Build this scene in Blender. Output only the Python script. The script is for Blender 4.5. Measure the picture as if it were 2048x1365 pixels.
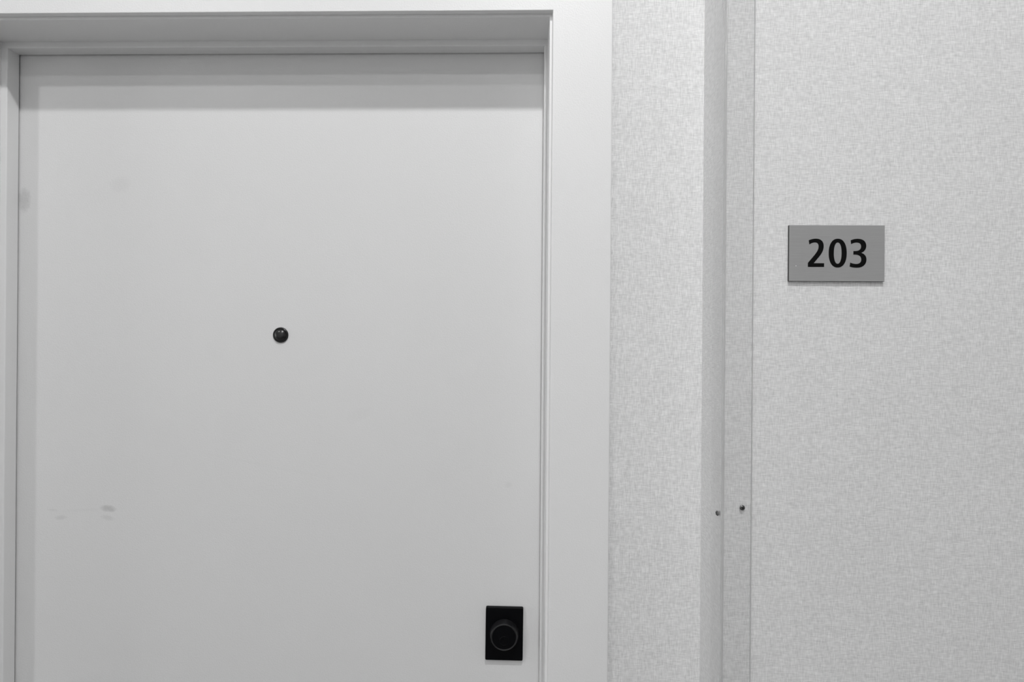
import bpy, bmesh, math, random
from mathutils import Vector, Matrix
from mathutils.geometry import tessellate_polygon

for o in list(bpy.data.objects):
    bpy.data.objects.remove(o, do_unlink=True)
scene = bpy.context.scene
C = scene.collection
random.seed(7)

# ------------------------------------------------------------------ camera
# world: X to the right along the corridor, Y into the door wall, Z up (metres)
F_PX = 960.0                     # focal length in pixels of the 2048 px wide frame
YAW, ROLL = math.radians(1.15), math.radians(0.44)
fwd = Vector((-math.sin(YAW), math.cos(YAW), 0))
r0 = Vector((math.cos(YAW), math.sin(YAW), 0))
u0 = Vector((0, 0, 1))
right = r0 * math.cos(ROLL) + u0 * math.sin(ROLL)
up = u0 * math.cos(ROLL) - r0 * math.sin(ROLL)
cam_data = bpy.data.cameras.new('camera')
cam_data.sensor_width = 36.0
cam_data.sensor_fit = 'HORIZONTAL'
cam_data.lens = 36.0 * F_PX / 2048.0
cam_data.clip_start = 0.02
cam_data.dof.use_dof = True
cam_data.dof.focus_distance = 0.70
cam_data.dof.aperture_fstop = 4.5
cam = bpy.data.objects.new('camera', cam_data)
C.objects.link(cam)
cam.matrix_world = Matrix(((right.x, up.x, -fwd.x, 0.0),
                           (right.y, up.y, -fwd.y, -0.839),
                           (right.z, up.z, -fwd.z, 1.63),
                           (0, 0, 0, 1)))
scene.camera = cam

# ------------------------------------------------------------------ world, exposure
world = bpy.data.worlds.new('world')
scene.world = world
world.use_nodes = True
world.node_tree.nodes['Background'].inputs[0].default_value = (0.5, 0.5, 0.5, 1)
world.node_tree.nodes['Background'].inputs[1].default_value = 0.0   # closed corridor
vs = scene.view_settings
vs.view_transform = 'Standard'
vs.look = 'None'
vs.gamma = 1.0
vs.use_curve_mapping = False
vs.exposure = 0.10

# recessed ceiling lamps of the corridor: x, y, emission strength, note
CEIL = 3.60
LAMP_R = 0.055
LAMPS = [
    (0.12, -1.215, 990.0, 'nearest the door, above its lock side'),
    (-1.92, -1.905, 570.0, 'to the left of the door'),
    (0.13, -2.580, 450.0, 'by the corridor wall facing the door'),
]
FILL_GLOW = 4.0                # added unseen light panel at the left end of the corridor

# ------------------------------------------------------------------ materials
def nodes_of(name):
    m = bpy.data.materials.new(name)
    m.use_nodes = True
    nt = m.node_tree
    return m, nt, nt.nodes['Principled BSDF']

def grey(v):
    return (v, v, v, 1)

def N(nt, kind, **kw):
    n = nt.nodes.new(kind)
    for k, v in kw.items():
        setattr(n, k, v)
    return n

def math_node(nt, op, a, b=None, clamp=False):
    n = nt.nodes.new('ShaderNodeMath')
    n.operation = op
    n.use_clamp = clamp
    for i, s in enumerate((a, b)):
        if s is None:
            continue
        if isinstance(s, (int, float)):
            n.inputs[i].default_value = s
        else:
            nt.links.new(s, n.inputs[i])
    return n.outputs[0]

def scaled_noise(nt, vec, scale, detail=1.0, rough=0.5):
    mp = N(nt, 'ShaderNodeMapping')
    mp.inputs['Scale'].default_value = scale
    nt.links.new(vec, mp.inputs['Vector'])
    n = N(nt, 'ShaderNodeTexNoise')
    n.inputs['Scale'].default_value = 1.0
    n.inputs['Detail'].default_value = detail
    n.inputs['Roughness'].default_value = rough
    nt.links.new(mp.outputs[0], n.inputs['Vector'])
    return n.outputs[0]

def paint(name, v, rough, peel=0.03):
    m, nt, b = nodes_of(name)
    tc = N(nt, 'ShaderNodeTexCoord')
    big = scaled_noise(nt, tc.outputs['Object'], (9, 9, 6), 3)
    f = math_node(nt, 'MULTIPLY_ADD', big, 0.03)
    f.node.inputs[2].default_value = 0.985
    col = N(nt, 'ShaderNodeCombineColor')
    val = math_node(nt, 'MULTIPLY', f, v)
    for i in range(3):
        nt.links.new(val, col.inputs[i])
    nt.links.new(col.outputs[0], b.inputs['Base Color'])
    b.inputs['Roughness'].default_value = rough
    b.inputs['Specular IOR Level'].default_value = 0.4
    pl = scaled_noise(nt, tc.outputs['Object'], (420, 420, 420), 2)
    bp = N(nt, 'ShaderNodeBump')
    bp.inputs['Strength'].default_value = peel
    bp.inputs['Distance'].default_value = 0.0006
    nt.links.new(pl, bp.inputs['Height'])
    nt.links.new(bp.outputs[0], b.inputs['Normal'])
    return m, nt, b, tc, val, col

M = {}
M['frame'] = paint('frame_paint', 0.80, 0.42, 0.40)[0]

# door paint with its scuffs (x, z, half width, half height, darkening, slant)
m, nt, b, tc, val, col = paint('door_paint', 0.73, 0.45, 0.35)
SCUFFS = [(-0.7322, 1.3262, 0.0150, 0.0062, 0.24, -0.10),
          (-0.7339, 1.3102, 0.0130, 0.0050, 0.09, -0.15),
          (-0.8181, 1.3089, 0.0115, 0.0045, 0.10, 0.10),
          (-0.8328, 1.3221, 0.0120, 0.0022, 0.07, -0.05),
          (-0.7792, 1.3228, 0.0420, 0.0030, 0.03, 0.06),
          (-0.7159, 1.9024, 0.0200, 0.0160, 0.04, 0.10),
          (-0.8899, 1.8754, 0.0130, 0.0230, 0.18, 0.05),
          (-0.4400, 1.4050, 0.1500, 0.0030, 0.012, -0.18),
          (-0.0210, 1.3786, 0.0070, 0.0060, 0.05, 0.0),
          (-0.2833, 1.4982, 0.0240, 0.0120, 0.02, 0.3),
          (0.0120, 1.1050, 0.0060, 0.0300, 0.06, 0.1)]
sep = N(nt, 'ShaderNodeSeparateXYZ')
nt.links.new(tc.outputs['Object'], sep.inputs[0])
warp = scaled_noise(nt, tc.outputs['Object'], (140, 140, 140), 4, 0.65)
warp = math_node(nt, 'MULTIPLY', math_node(nt, 'SUBTRACT', warp, 0.5), 1.5)
keep = val
for x, z, hw, hh, d, sl in SCUFFS:
    dx = math_node(nt, 'SUBTRACT', sep.outputs[0], x)
    dz = math_node(nt, 'SUBTRACT', sep.outputs[2], z)
    dz = math_node(nt, 'SUBTRACT', dz, math_node(nt, 'MULTIPLY', dx, sl))
    ax = math_node(nt, 'POWER', math_node(nt, 'ABSOLUTE', math_node(nt, 'DIVIDE', dx, hw)), 2)
    az = math_node(nt, 'POWER', math_node(nt, 'ABSOLUTE', math_node(nt, 'DIVIDE', dz, hh)), 2)
    s = math_node(nt, 'ADD', math_node(nt, 'ADD', ax, az), warp)
    s = math_node(nt, 'SUBTRACT', 1.15, s, clamp=True)
    k = math_node(nt, 'SUBTRACT', 1.0, math_node(nt, 'MULTIPLY', s, d))
    keep = math_node(nt, 'MULTIPLY', keep, k)
for i in range(3):
    nt.links.new(keep, col.inputs[i])
M['door'] = m

# woven grey wallpaper: fine vertical and horizontal threads
m, nt, b = nodes_of('woven_wallpaper')
tc = N(nt, 'ShaderNodeTexCoord')
o = tc.outputs['Object']
va = scaled_noise(nt, o, (980, 980, 110), 0.6)
vb = scaled_noise(nt, o, (110, 110, 980), 0.6)
vc = scaled_noise(nt, o, (1000, 1000, 1000), 1.0)
vd = scaled_noise(nt, o, (5, 5, 4), 3)
h = math_node(nt, 'ADD', math_node(nt, 'MULTIPLY', va, 0.46), math_node(nt, 'MULTIPLY', vb, 0.46))
h = math_node(nt, 'ADD', h, math_node(nt, 'MULTIPLY', vc, 0.08))
ramp = N(nt, 'ShaderNodeValToRGB')
ramp.color_ramp.elements[0].position = 0.28
ramp.color_ramp.elements[0].color = grey(0.61)
ramp.color_ramp.elements[1].position = 0.72
ramp.color_ramp.elements[1].color = grey(0.925)
nt.links.new(h, ramp.inputs[0])
mixc = N(nt, 'ShaderNodeMix', data_type='RGBA', blend_type='MULTIPLY')
mixc.inputs['Factor'].default_value = 1.0
r2 = N(nt, 'ShaderNodeValToRGB')
r2.color_ramp.elements[0].color = grey(0.94)
r2.color_ramp.elements[1].color = grey(1.0)
nt.links.new(vd, r2.inputs[0])
nt.links.new(ramp.outputs[0], mixc.inputs[6])
nt.links.new(r2.outputs[0], mixc.inputs[7])
nt.links.new(mixc.outputs[2], b.inputs['Base Color'])
b.inputs['Roughness'].default_value = 0.75
b.inputs['Specular IOR Level'].default_value = 0.25
bp = N(nt, 'ShaderNodeBump')
bp.inputs['Strength'].default_value = 0.15
bp.inputs['Distance'].default_value = 0.0004
nt.links.new(h, bp.inputs['Height'])
nt.links.new(bp.outputs[0], b.inputs['Normal'])
M['wallpaper'] = m

def simple(name, v, rough, metal=0.0, spec=0.5, noise=None, bump=0.0):
    m, nt, b = nodes_of(name)
    tc = N(nt, 'ShaderNodeTexCoord')
    sc_ = noise or (60, 60, 60)
    n = scaled_noise(nt, tc.outputs['Object'], sc_, 3)
    r = N(nt, 'ShaderNodeValToRGB')
    c = v if isinstance(v, tuple) else (v, v, v)
    r.color_ramp.elements[0].position = 0.3
    r.color_ramp.elements[1].position = 0.7
    r.color_ramp.elements[0].color = tuple(q * 0.94 for q in c) + (1,)
    r.color_ramp.elements[1].color = tuple(q * 1.06 for q in c) + (1,)
    nt.links.new(n, r.inputs[0])
    nt.links.new(r.outputs[0], b.inputs['Base Color'])
    b.inputs['Roughness'].default_value = rough
    b.inputs['Metallic'].default_value = metal
    b.inputs['Specular IOR Level'].default_value = spec
    if bump:
        bp = N(nt, 'ShaderNodeBump')
        bp.inputs['Strength'].default_value = bump
        bp.inputs['Distance'].default_value = 0.001
        nt.links.new(n, bp.inputs['Height'])
        nt.links.new(bp.outputs[0], b.inputs['Normal'])
    return m

M['ceiling'] = simple('ceiling_paint', 0.78, 0.8, noise=(30, 30, 30))
M['carpet'] = simple('carpet', 0.26, 0.95, noise=(300, 300, 300), bump=0.4)
M['brushed'] = simple('brushed_metal_face', 0.325, 0.5, metal=0.0, spec=0.35, noise=(26, 26, 2600))
M['sign_core'] = simple('sign_core_black', 0.022, 0.5)
M['digit'] = simple('digit_black', 0.003, 0.6, spec=0.10)
M['black'] = simple('black_hardware', (0.0014, 0.0015, 0.0022), 0.40, spec=0.10, noise=(200, 200, 200))
M['collar'] = simple('black_collar', (0.0060, 0.0060, 0.0070), 0.36, spec=0.50, noise=(200, 200, 200))
M['keyway'] = simple('keyway_black', 0.0015, 0.6, spec=0.1)
M['bezel'] = simple('peephole_bezel', 0.006, 0.3, spec=0.5)
M['screw'] = simple('screw_steel', 0.16, 0.42, metal=1.0, noise=(900, 900, 900))
M['slot_shade'] = simple('screw_slot_shade', 0.012, 0.6)
M['lamp_ring'] = simple('lamp_ring_white', 0.8, 0.5)

m, nt, b = nodes_of('peephole_glass')
b.inputs['Base Color'].default_value = grey(0.007)
b.inputs['Roughness'].default_value = 0.24
b.inputs['Specular IOR Level'].default_value = 0.6
M['lens'] = m

# clear vinyl of the corner guard: see-through with a glossy skin
m = bpy.data.materials.new('clear_vinyl')
m.use_nodes = True
nt = m.node_tree
nt.nodes.clear()
out = N(nt, 'ShaderNodeOutputMaterial')
tr = N(nt, 'ShaderNodeBsdfTransparent')
tr.inputs[0].default_value = grey(0.992)
gl = N(nt, 'ShaderNodeBsdfGlossy')
gl.inputs['Color'].default_value = grey(0.9)
gl.inputs['Roughness'].default_value = 0.09
fr = N(nt, 'ShaderNodeFresnel')
fr.inputs['IOR'].default_value = 1.40
mx = N(nt, 'ShaderNodeMixShader')
frh = math_node(nt, 'MULTIPLY', fr.outputs[0], 0.21)
nt.links.new(frh, mx.inputs[0])
nt.links.new(tr.outputs[0], mx.inputs[1])
nt.links.new(gl.outputs[0], mx.inputs[2])
nt.links.new(mx.outputs[0], out.inputs[0])
M['vinyl'] = m

def part_clear(name, clear, v, rough):
    m, nt, b = nodes_of(name)
    b.inputs['Base Color'].default_value = grey(v)
    b.inputs['Roughness'].default_value = rough
    tr = N(nt, 'ShaderNodeBsdfTransparent')
    mx = N(nt, 'ShaderNodeMixShader')
    mx.inputs[0].default_value = clear
    nt.links.new(b.outputs[0], mx.inputs[1])
    nt.links.new(tr.outputs[0], mx.inputs[2])
    nt.links.new(mx.outputs[0], nt.nodes['Material Output'].inputs[0])
    return m

M['vinyl_nose'] = part_clear('vinyl_nose_shade_tint', 0.55, 0.60, 0.10)  # grey tint paints the dark line of bent light at the corner
M['vinyl_edge'] = part_clear('vinyl_edge_shade_tint', 0.45, 0.66, 0.20)  # grey stands in for the shaded line along the wing's edge

def glow(name, strength):
    m, nt, b = nodes_of(name)
    b.inputs['Base Color'].default_value = grey(0.8)
    b.inputs['Emission Color'].default_value = (1, 1, 1, 1)
    b.inputs['Emission Strength'].default_value = strength
    return m

# ------------------------------------------------------------------ mesh helpers
def link(name, bm, mat, parent=None, smooth=False, loc=None):
    bmesh.ops.recalc_face_normals(bm, faces=bm.faces[:])
    me = bpy.data.meshes.new(name)
    bm.to_mesh(me)
    bm.free()
    me.materials.append(M[mat] if isinstance(mat, str) else mat)
    if smooth:
        for p in me.polygons:
            p.use_smooth = True
        me.set_sharp_from_angle(angle=math.radians(35))
    o = bpy.data.objects.new(name, me)
    C.objects.link(o)
    if smooth:
        wn = o.modifiers.new('weighted_normals', 'WEIGHTED_NORMAL')
        wn.keep_sharp = True
        wn.weight = 100
    if loc:
        o.location = loc
    if parent:
        o.parent = parent
    return o

def empty(name, loc=(0, 0, 0), parent=None):
    o = bpy.data.objects.new(name, None)
    o.empty_display_size = 0.05
    C.objects.link(o)
    o.location = loc
    if parent:
        o.parent = parent
    return o

def tag(o, label, cat, group=None, kind=None):
    o['label'] = label
    o['category'] = cat
    if group:
        o['group'] = group
    if kind:
        o['kind'] = kind
    return o

def box(bm, x0, x1, y0, y1, z0, z1, bev=0.0, seg=2):
    t = bmesh.new()
    bmesh.ops.create_cube(t, size=1.0)
    for v in t.verts:
        v.co = Vector(((x0 + x1) / 2 + v.co.x * (x1 - x0), (y0 + y1) / 2 + v.co.y * (y1 - y0),
                       (z0 + z1) / 2 + v.co.z * (z1 - z0)))
    if bev:
        bmesh.ops.bevel(t, geom=t.edges[:], offset=bev, segments=seg, profile=0.5, affect='EDGES')
    me = bpy.data.meshes.new('t')
    t.to_mesh(me)
    t.free()
    bm.from_mesh(me)
    bpy.data.meshes.remove(me)
    return bm

def rounded(pts, radii, seg=4):
    """polygon with rounded corners; pts CCW or CW, one radius per corner"""
    out_ = []
    n = len(pts)
    for i, p in enumerate(pts):
        r = radii[i]
        p = Vector(p)
        if not r:
            out_.append(p)
            continue
        a = (Vector(pts[i - 1]) - p).normalized()
        c = (Vector(pts[(i + 1) % n]) - p).normalized()
        ang = a.angle(c)
        d = r / math.tan(ang / 2)
        p0, p1 = p + a * d, p + c * d
        cen = p + (a + c).normalized() * (r / math.sin(ang / 2))
        v0, v1 = p0 - cen, p1 - cen
        w = v0.angle_signed(v1)
        for k in range(seg + 1):
            t = w * k / seg
            q = Matrix.Rotation(-t, 2) @ v0
            out_.append(cen + q)
    return out_

def sweep(profile, place0, place1):
    """prism between two mitred ends: place(u, y) gives the 3-D point of a profile point"""
    bm = bmesh.new()
    a = [bm.verts.new(place0(p[0], p[1])) for p in profile]
    b_ = [bm.verts.new(place1(p[0], p[1])) for p in profile]
    n = len(profile)
    for i in range(n):
        bm.faces.new((a[i], a[(i + 1) % n], b_[(i + 1) % n], b_[i]))
    bm.faces.new(a)
    bm.faces.new(b_[::-1])
    return bm

def lathe(profile, seg=48):
    """(radius, reach) pairs turned about an axis that points out of the wall (-Y)"""
    bm = bmesh.new()
    rings = []
    for r, d in profile:
        if r < 1e-7:
            rings.append([bm.verts.new((0, -d, 0))])
        else:
            rings.append([bm.verts.new((r * math.cos(2 * math.pi * k / seg), -d,
                                        r * math.sin(2 * math.pi * k / seg))) for k in range(seg)])
    for A, B in zip(rings, rings[1:]):
        for k in range(seg):
            k2 = (k + 1) % seg
            if len(A) == 1 and len(B) == 1:
                continue
            if len(A) == 1:
                bm.faces.new((A[0], B[k], B[k2]))
            elif len(B) == 1:
                bm.faces.new((A[k], A[k2], B[0]))
            else:
                bm.faces.new((A[k], A[k2], B[k2], B[k]))
    return bm

# ------------------------------------------------------------------ key dimensions
JL, JR, JT = -0.9080, 0.0405, 2.1432        # inner faces of the jamb
SL, SR, ST = -0.8980, 0.0350, 2.1328        # inner edges of the stop
Y_STOP, Y_WALL, Y_CAS, Y_FRONT = -0.0225, -0.0790, -0.0880, -0.1610
RX = 0.2835                                  # right return of the door recess
LX = JL - 0.0045 - 0.0934 - (RX - 0.1386)    # left return, the same gap
X0, X1, Y_OPP = -5.2, 3.2, -3.10
BACK = 0.12

# ------------------------------------------------------------------ the setting
def struct(o, label=None, cat=None):
    o['kind'] = 'structure'
    if label:
        o['label'] = label
        o['category'] = cat
    return o

bm = box(bmesh.new(), X0 - 0.1, X1 + 0.1, Y_OPP - 0.1, BACK, -0.1, 0)
struct(link('floor', bm, 'carpet'), 'grey carpeted corridor floor below the door', 'floor')
bm = box(bmesh.new(), X0 - 0.1, X1 + 0.1, Y_OPP - 0.1, BACK, CEIL, CEIL + 0.1)
struct(link('ceiling', bm, 'ceiling'), 'white corridor ceiling above the door', 'ceiling')

# recessed wall around the door (a plate with the door opening cut out)
OL, OR_, OT = JL - 0.020, JR + 0.020, JT + 0.020
bm = bmesh.new()
outer = [(LX, 0), (LX, CEIL), (RX, CEIL), (RX, 0), (OR_, 0), (OR_, OT), (OL, OT), (OL, 0)]
f0 = [bm.verts.new((x, Y_WALL, z)) for x, z in outer]
f1 = [bm.verts.new((x, BACK, z)) for x, z in outer]
quads = [(0, 1, 6, 7), (1, 2, 5, 6), (2, 3, 4, 5)]
for q in quads:
    bm.faces.new([f0[i] for i in q])
    bm.faces.new([f1[i] for i in reversed(q)])
for i in range(8):
    j = (i + 1) % 8
    bm.faces.new((f0[i], f0[j], f1[j], f1[i]))
struct(link('wall_back', bm, 'wallpaper'), 'woven grey wallpapered wall around the door, set back in a recess', 'wall')

# walls that stand forward on both sides of the recess (outer corner a little rounded)
for name, xa, xb, s, lab in (('wall_right', RX, X1, 1, 'woven grey wallpapered wall carrying the number sign'),
                             ('wall_left', LX, X0, -1, 'woven grey wallpapered wall to the left of the door recess')):
    pts = [(xa, BACK), (xa, Y_FRONT), (xb, Y_FRONT), (xb, BACK)]
    prof = rounded(pts, (0, 0.0012, 0, 0), 3)
    bm = sweep(prof, lambda x, y: (x, y, 0), lambda x, y: (x, y, CEIL))
    struct(link(name, bm, 'wallpaper', smooth=True), lab, 'wall')
bm = box(bmesh.new(), X0 - 0.1, X1 + 0.1, Y_OPP - 0.1, Y_OPP, 0, CEIL)
struct(link('wall_front', bm, 'wallpaper'), 'wallpapered corridor wall facing the door', 'wall')
WY0, WY1, WZ0, WZ1 = -1.95, -0.45, 0.60, 2.50          # opening for the added light panel
bm = bmesh.new()
for y0, y1, z0, z1 in ((Y_OPP, WY0, 0, CEIL), (WY1, BACK, 0, CEIL), (WY0, WY1, 0, WZ0), (WY0, WY1, WZ1, CEIL)):
    box(bm, X0 - 0.1, X0, y0, y1, z0, z1)
struct(link('wall_far_left', bm, 'wallpaper'), 'wall closing the left end of the corridor', 'wall')
bm = box(bmesh.new(), X1, X1 + 0.1, Y_OPP, BACK, 0, CEIL)
struct(link('wall_far_right', bm, 'wallpaper'), 'wall closing the right end of the corridor', 'wall')

fill_panel = empty('light_panel_1', (X0 - 0.05, (WY0 + WY1) / 2, WZ0))  # unseen window-shaped light source, added to brighten the wall return from the left
tag(fill_panel, 'added unseen light panel, window-shaped, closing the left end of the corridor', 'window', kind='structure')
hw, hz = (WY1 - WY0) / 2, WZ1 - WZ0
bm = bmesh.new()
for y0, y1, z0, z1 in ((-hw, -hw + 0.05, 0, hz), (hw - 0.05, hw, 0, hz), (-hw + 0.05, hw - 0.05, 0, 0.05),
                       (-hw + 0.05, hw - 0.05, hz - 0.05, hz), (-0.025, 0.025, 0.05, hz - 0.05)):
    box(bm, -0.03, 0.045, y0, y1, z0, z1)
link('light_panel_frame', bm, 'frame', fill_panel)
for y0, y1 in ((-hw + 0.05, -0.025), (0.025, hw - 0.05)):
    link('pane', box(bmesh.new(), -0.008, 0.0, y0, y1, 0.05, hz - 0.05), glow('added_light_pane', FILL_GLOW), fill_panel)

# ------------------------------------------------------------------ door frame
frame = empty('trim_1', ((JL + JR) / 2, Y_WALL, 0))
tag(frame, 'white painted door frame with wide flat casing around the grey-white door', 'door frame', kind='structure')

def fpart(name, bm, mat='frame', smooth=True):
    o = link(name, bm, mat, smooth=smooth)
    o.parent = frame
    o.matrix_parent_inverse = Matrix.Translation(-frame.location)
    return o

CI, CO = 0.0045, 0.0979          # casing reveal and outer edge, measured from the jamb face
cas = rounded([(CI, Y_WALL), (CI, Y_CAS), (CO, Y_CAS), (CO, Y_WALL)], (0, 0.0012, 0.0018, 0), 4)
jam = rounded([(0, BACK), (0, Y_WALL - 0.0004), (0.0199, Y_WALL - 0.0004), (0.0199, BACK)], (0, 0.0010, 0, 0), 3)
for nm, prof in (('head_casing', cas), ('head_jamb', jam)):
    fpart(nm, sweep(prof, lambda u, y: (JL - u, y, JT + u), lambda u, y: (JR + u, y, JT + u)))
for nm, prof in (('side_casing', cas), ('side_jamb', jam)):
    fpart(nm, sweep(prof, lambda u, y: (JL - u, y, 0), lambda u, y: (JL - u, y, JT + u)))
    fpart(nm, sweep(prof, lambda u, y: (JR + u, y, 0), lambda u, y: (JR + u, y, JT + u)))
YSB = -0.0025                    # back of the stop: a thin shadow gap in front of the door
hp = rounded([(JT, Y_STOP), (ST, Y_STOP), (ST, YSB), (JT, YSB)], (0, 0.0016, 0, 0), 4)
fpart('head_stop', sweep(hp, lambda z, y: (JL, y, z), lambda z, y: (JR, y, z)))
for a_, s_ in ((JL, SL), (JR, SR)):
    pp = rounded([(a_, Y_STOP), (s_, Y_STOP), (s_, YSB), (a_, YSB)], (0, 0.0016, 0, 0), 4)
    fpart('side_stop', sweep(pp, lambda x, y: (x, y, 0), lambda x, y: (x, y, ST)))

# ------------------------------------------------------------------ door with its hardware
bm = box(bmesh.new(), JL + 0.003, JR - 0.003, 0.0, 0.045, 0.006, JT - 0.003, 0.001, 1)
door = link('door_1', bm, 'door')
tag(door, 'flat grey-white painted door with a peephole and a black deadbolt', 'door', kind='structure')

def dpart(name, bm, mat, parent, loc, smooth=True):
    return link(name, bm, mat, parent, smooth, loc)

peep = dpart('peephole', lathe([(0.0, 0.0), (0.0136, 0.0), (0.0136, 0.0012), (0.0131, 0.0021), (0.0122, 0.0026),
                                (0.0112, 0.0024), (0.0106, 0.0014), (0.0, 0.0014)]), 'bezel', door,
             (-0.4251, -0.00005, 1.6374))
R = 0.0135
prof = [(0.0108 * math.cos(t), 0.0010 + 0.0062 * math.sin(t)) for t in [k * math.pi / 2 / 10 for k in range(11)]]
prof[-1] = (0.0, prof[-1][1])
o = dpart('lens', lathe(prof, 40), 'lens', peep, (0, 0, 0))
o['label'] = 'domed glass lens with small bright reflections'

PX, PZ = -0.0263, 1.1204
bm = box(bmesh.new(), -0.0326, 0.0326, -0.0060, 0, -0.0457, 0.0457)
vert_edges = [e for e in bm.edges if abs(e.verts[0].co.y - e.verts[1].co.y) > 0.003]
bmesh.ops.bevel(bm, geom=vert_edges, offset=0.0022, segments=4, profile=0.5, affect='EDGES')
front = [e for e in bm.edges if e.verts[0].co.y < -0.0059 and e.verts[1].co.y < -0.0059]
bmesh.ops.bevel(bm, geom=front, offset=0.0009, segments=3, profile=0.5, affect='EDGES')
bolt = dpart('deadbolt', bm, 'black', door, (PX, -0.00005, PZ))
bolt.rotation_euler = (0, math.radians(0.35), 0)
bolt['label'] = 'black rectangular deadbolt plate with a round key cylinder'
collar = dpart('collar', lathe([(0.0, 0.0058), (0.0252, 0.0058), (0.0252, 0.0075), (0.0245, 0.0090), (0.0234, 0.0155),
                                (0.0228, 0.0170), (0.0216, 0.0176), (0.0205, 0.0170)], 64),
               'collar', bolt, (0, 0, 0.0012))
dpart('cylinder_face', lathe([(0.0207, 0.0160), (0.0207, 0.0168), (0.0, 0.0166)], 64), 'black', bolt, (0, 0, 0.0012))
plug = dpart('key_plug', lathe([(0.0, 0.0160), (0.0080, 0.0160), (0.0080, 0.0172), (0.0074, 0.0177), (0.0066, 0.0172),
                                (0.0, 0.0170)], 40), 'black', bolt, (0.0004, 0, -0.0045))
dpart('keyhole', box(bmesh.new(), -0.0009, 0.0009, -0.0173, -0.0166, -0.0045, 0.0045, 0.0003, 1), 'keyway', bolt,
      (0.0004, 0, -0.0045), False)

# ------------------------------------------------------------------ number sign
SX0, SX1, SZ0, SZ1 = 0.3705, 0.5013, 1.7162, 1.7941
scx, scz = (SX0 + SX1) / 2, (SZ0 + SZ1) / 2
sw, sh = (SX1 - SX0) / 2, (SZ1 - SZ0) / 2
sign = empty('room_number_sign', (scx, Y_FRONT, scz))
tag(sign, 'brushed grey metal sign with black number 203 on the wallpapered wall', 'sign')
link('backing', box(bmesh.new(), -sw, sw, -0.0034, -0.0004, -sh, sh, 0.0002, 1), 'sign_core', sign)['label'] = 'black edge of the sign'
link('face_plate', box(bmesh.new(), -sw + 0.0001, sw - 0.0001, -0.0038, -0.0032, -sh + 0.0001, sh - 0.0001, 0.0002, 1), 'brushed', sign)

def bez(p0, p1, p2, p3, n=10):
    return [tuple((1 - t) ** 3 * a + 3 * (1 - t) ** 2 * t * b_ + 3 * (1 - t) * t * t * c + t ** 3 * d
                  for a, b_, c, d in zip(p0, p1, p2, p3)) for t in [k / n for k in range(1, n + 1)]]

def outline(start, *segs):
    pts = [start]
    for s in segs:
        if len(s) == 1:
            pts.append(s[0])
        else:
            pts += bez(pts[-1], *s)
    return pts

two = outline((585, 459), ((622, 442), (660, 434), (695, 434)), ((770, 434), (812, 478), (812, 547)),
              ((812, 606), (790, 652), (746, 708)), ((663, 811),), ((820, 811),), ((820, 868),), ((575, 868),), ((575, 806),),
              ((664, 698),), ((716, 634), (735, 598), (735, 553)), ((735, 512), (715, 492), (680, 492)),
              ((650, 492), (622, 504), (594, 524)))
three = outline((1220, 458), ((1253, 442), (1288, 434), (1325, 434)), ((1405, 434), (1455, 474), (1455, 540)),
                ((1455, 592), (1427, 632), (1380, 649)), ((1432, 664), (1460, 704), (1460, 752)),
                ((1460, 830), (1402, 878), (1318, 878)), ((1276, 878), (1240, 872), (1208, 860)), ((1215, 799),),
                ((1245, 813), (1275, 820), (1305, 820)), ((1355, 820), (1382, 794), (1382, 752)),
                ((1382, 704), (1346, 677), (1290, 677)), ((1262, 677),), ((1262, 622),), ((1290, 622),),
                ((1345, 622), (1378, 596), (1378, 550)), ((1378, 512), (1352, 492), (1312, 492)),
                ((1284, 492), (1255, 500), (1226, 517)))
GX, GZ, GS = 1013.0, 657.0, (SX1 - SX0) / (1734 - 287)     # glyph units to metres about the sign centre

def gpt(p):
    return ((p[0] - GX) * GS, -(p[1] - GZ) * GS)

YD0, YD1 = -0.0040, -0.0037

def digit_poly(pts):
    bm = bmesh.new()
    q = [gpt(p) for p in pts]
    a = [bm.verts.new((x, YD0, z)) for x, z in q]
    c = [bm.verts.new((x, YD1, z)) for x, z in q]
    n = len(q)
    for i in range(n):
        j = (i + 1) % n
        bm.faces.new((a[i], a[j], c[j], c[i]))
    for t in tessellate_polygon([[Vector((x, z, 0)) for x, z in q]]):
        bm.faces.new([a[i] for i in t])
        bm.faces.new([c[i] for i in reversed(t)])
    return bm

def digit_ring(cx, cz, w0, h0, w1, h1, ex=2.25, seg=56):
    bm = bmesh.new()
    loops = []
    for (w, h_, y) in ((w0, h0, YD0), (w1, h1, YD0), (w1, h1, YD1), (w0, h0, YD1)):
        lp = []
        for k in range(seg):
            t = 2 * math.pi * k / seg
            c, s = math.cos(t), math.sin(t)
            x = cx + w * math.copysign(abs(c) ** (2 / ex), c)
            z = cz + h_ * math.copysign(abs(s) ** (2 / ex), s)
            g = gpt((x, z))
            lp.append(bm.verts.new((g[0], y, g[1])))
        loops.append(lp)
    for i in range(4):
        A, B = loops[i], loops[(i + 1) % 4]
        for k in range(seg):
            j = (k + 1) % seg
            bm.faces.new((A[k], A[j], B[j], B[k]))
    return bm

for bm, l in ((digit_poly(two), 'black numeral 2'), (digit_ring(1025, 655, 136, 221, 59, 163), 'black numeral 0'),
              (digit_poly(three), 'black numeral 3')):
    link('digit', bm, 'digit', sign)['label'] = l
link('paint_speck', lathe([(0.0, 0.0), (0.0007, 0.0), (0.0005, 0.00025), (0.0, 0.0003)], 10), 'lamp_ring', sign,
     loc=((395 - GX) * GS, -0.0037, -(853 - GZ) * GS))['label'] = 'tiny white paint speck'

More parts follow.
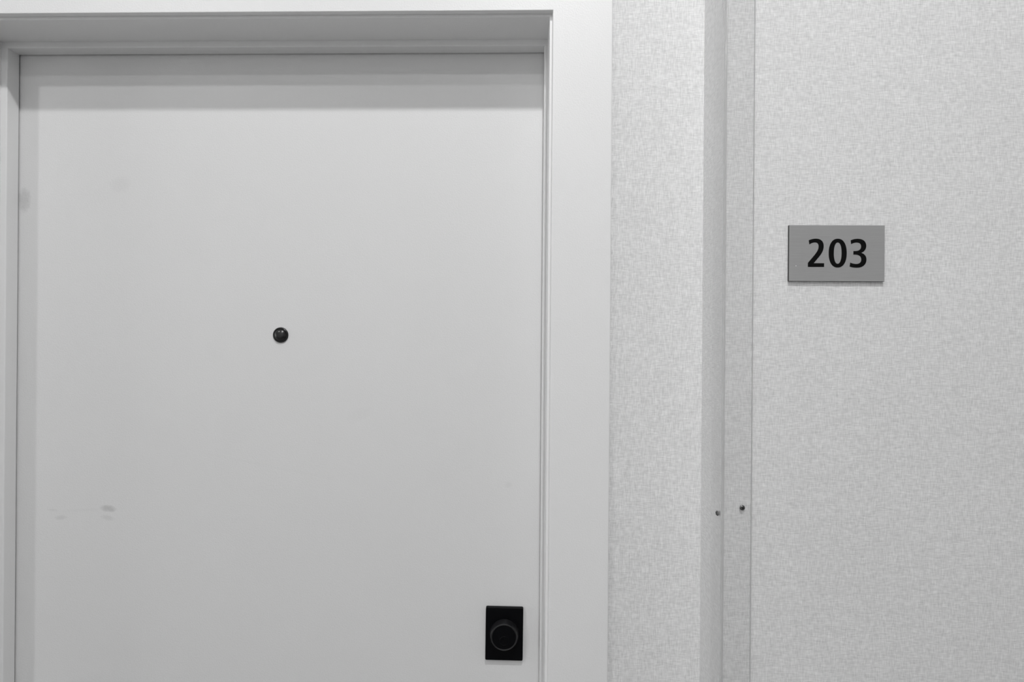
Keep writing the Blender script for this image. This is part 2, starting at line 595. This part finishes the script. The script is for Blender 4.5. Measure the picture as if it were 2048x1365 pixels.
# ------------------------------------------------------------------ clear corner guard with two screws
T = 0.0018
gx, gy = RX - 0.0003, Y_FRONT - 0.0003
WX, WY = 0.3222, Y_FRONT + 0.0375
pts = [(gx - T, WY), (gx - T, gy - T), (WX, gy - T), (WX, gy), (gx, gy), (gx, WY)]
prof = rounded(pts, (0.0006, 0.0024, 0.0007, 0.0002, 0.0009, 0.0002), 5)
bm = sweep(prof, lambda x, y: (x - RX, y - Y_FRONT, 0.10), lambda x, y: (x - RX, y - Y_FRONT, 2.74))
guard = link('corner_guard', bm, 'vinyl', smooth=True, loc=(RX, Y_FRONT, 0))
tag(guard, 'clear plastic corner guard screwed over the wall corner beside the sign', 'corner guard')

# guard nose and front wing edge, overlaid in grey for their dark lines
RN = 0.0027
cx_, cy_ = gx - T + RN - RX, gy - T + RN - Y_FRONT
arc = [(cx_ + r_ * math.cos(t), cy_ + r_ * math.sin(t)) for r_, ts in ((RN + 0.00015, range(0, 9)), (RN - 0.0010, range(8, -1, -1)))
       for t in [math.pi + k * math.pi / 16 for k in ts]]
bm = sweep(arc, lambda x, y: (x, y, 0.10), lambda x, y: (x, y, 2.74))
link('rounded_nose', bm, 'vinyl_nose', guard, True)['label'] = 'glossy rounded nose of the guard, tinted grey for its dark line'
bm = sweep(rounded([(WX - RX - 0.0002, gy - T - Y_FRONT - 0.0001), (WX - RX + 0.0006, gy - T - Y_FRONT - 0.0001), (WX - RX + 0.0006, gy - Y_FRONT),
                    (WX - RX - 0.0002, gy - Y_FRONT)], (0.0002, 0.0004, 0, 0), 3),
           lambda x, y: (x, y, 0.10), lambda x, y: (x, y, 2.74))
link('cut_edge', bm, 'vinyl_edge', guard, True)['label'] = 'thin glossy cut edge of the guard, tinted grey for its dark line'

def screw(loc, rz, tilt):
    s = link('screw', lathe([(0.0, 0.0), (0.0036, 0.0), (0.0036, 0.0004), (0.0030, 0.0012), (0.0018, 0.0017), (0.0, 0.0019)], 24),
             'screw', guard, True, loc)
    s.rotation_euler = (0, tilt, rz)
    for k in range(2):
        w, hh = (0.0023, 0.0005) if k == 0 else (0.0005, 0.0023)
        link('cross_slot_shade', box(bmesh.new(), -w, w, -0.00195, -0.0012, -hh, hh, 0.0001, 1), 'slot_shade', s)  # raised dark bars; the shade of the screw recess is in their colour
    return s
screw((0.3095 - RX, gy - T - Y_FRONT, 1.3998), 0, 0.6)
screw((gx - T - RX, 0.0135, 1.3860), -math.pi / 2, 0.3)

# ------------------------------------------------------------------ corridor lamps
for i, (x, y, st, note) in enumerate(LAMPS):
    L = empty('ceiling_light', (x, y, CEIL))
    tag(L, 'round recessed ceiling downlight ' + note, 'light', 'recessed corridor downlights')
    bm = lathe([(LAMP_R, 0.0), (LAMP_R + 0.018, 0.0), (LAMP_R + 0.016, 0.004), (LAMP_R + 0.002, 0.006), (LAMP_R, 0.004), (LAMP_R, 0.0)], 32)
    bmesh.ops.rotate(bm, verts=bm.verts, cent=(0, 0, 0), matrix=Matrix.Rotation(math.radians(90), 3, 'X'))
    link('trim_ring', bm, 'lamp_ring', L, True)
    bm = bmesh.new()
    vsl = [bm.verts.new((LAMP_R * math.cos(2 * math.pi * k / 20), LAMP_R * math.sin(2 * math.pi * k / 20), -0.0035)) for k in range(20)]
    bm.faces.new(vsl[::-1])
    link('diffuser', bm, glow('lamp_diffuser', st), L)
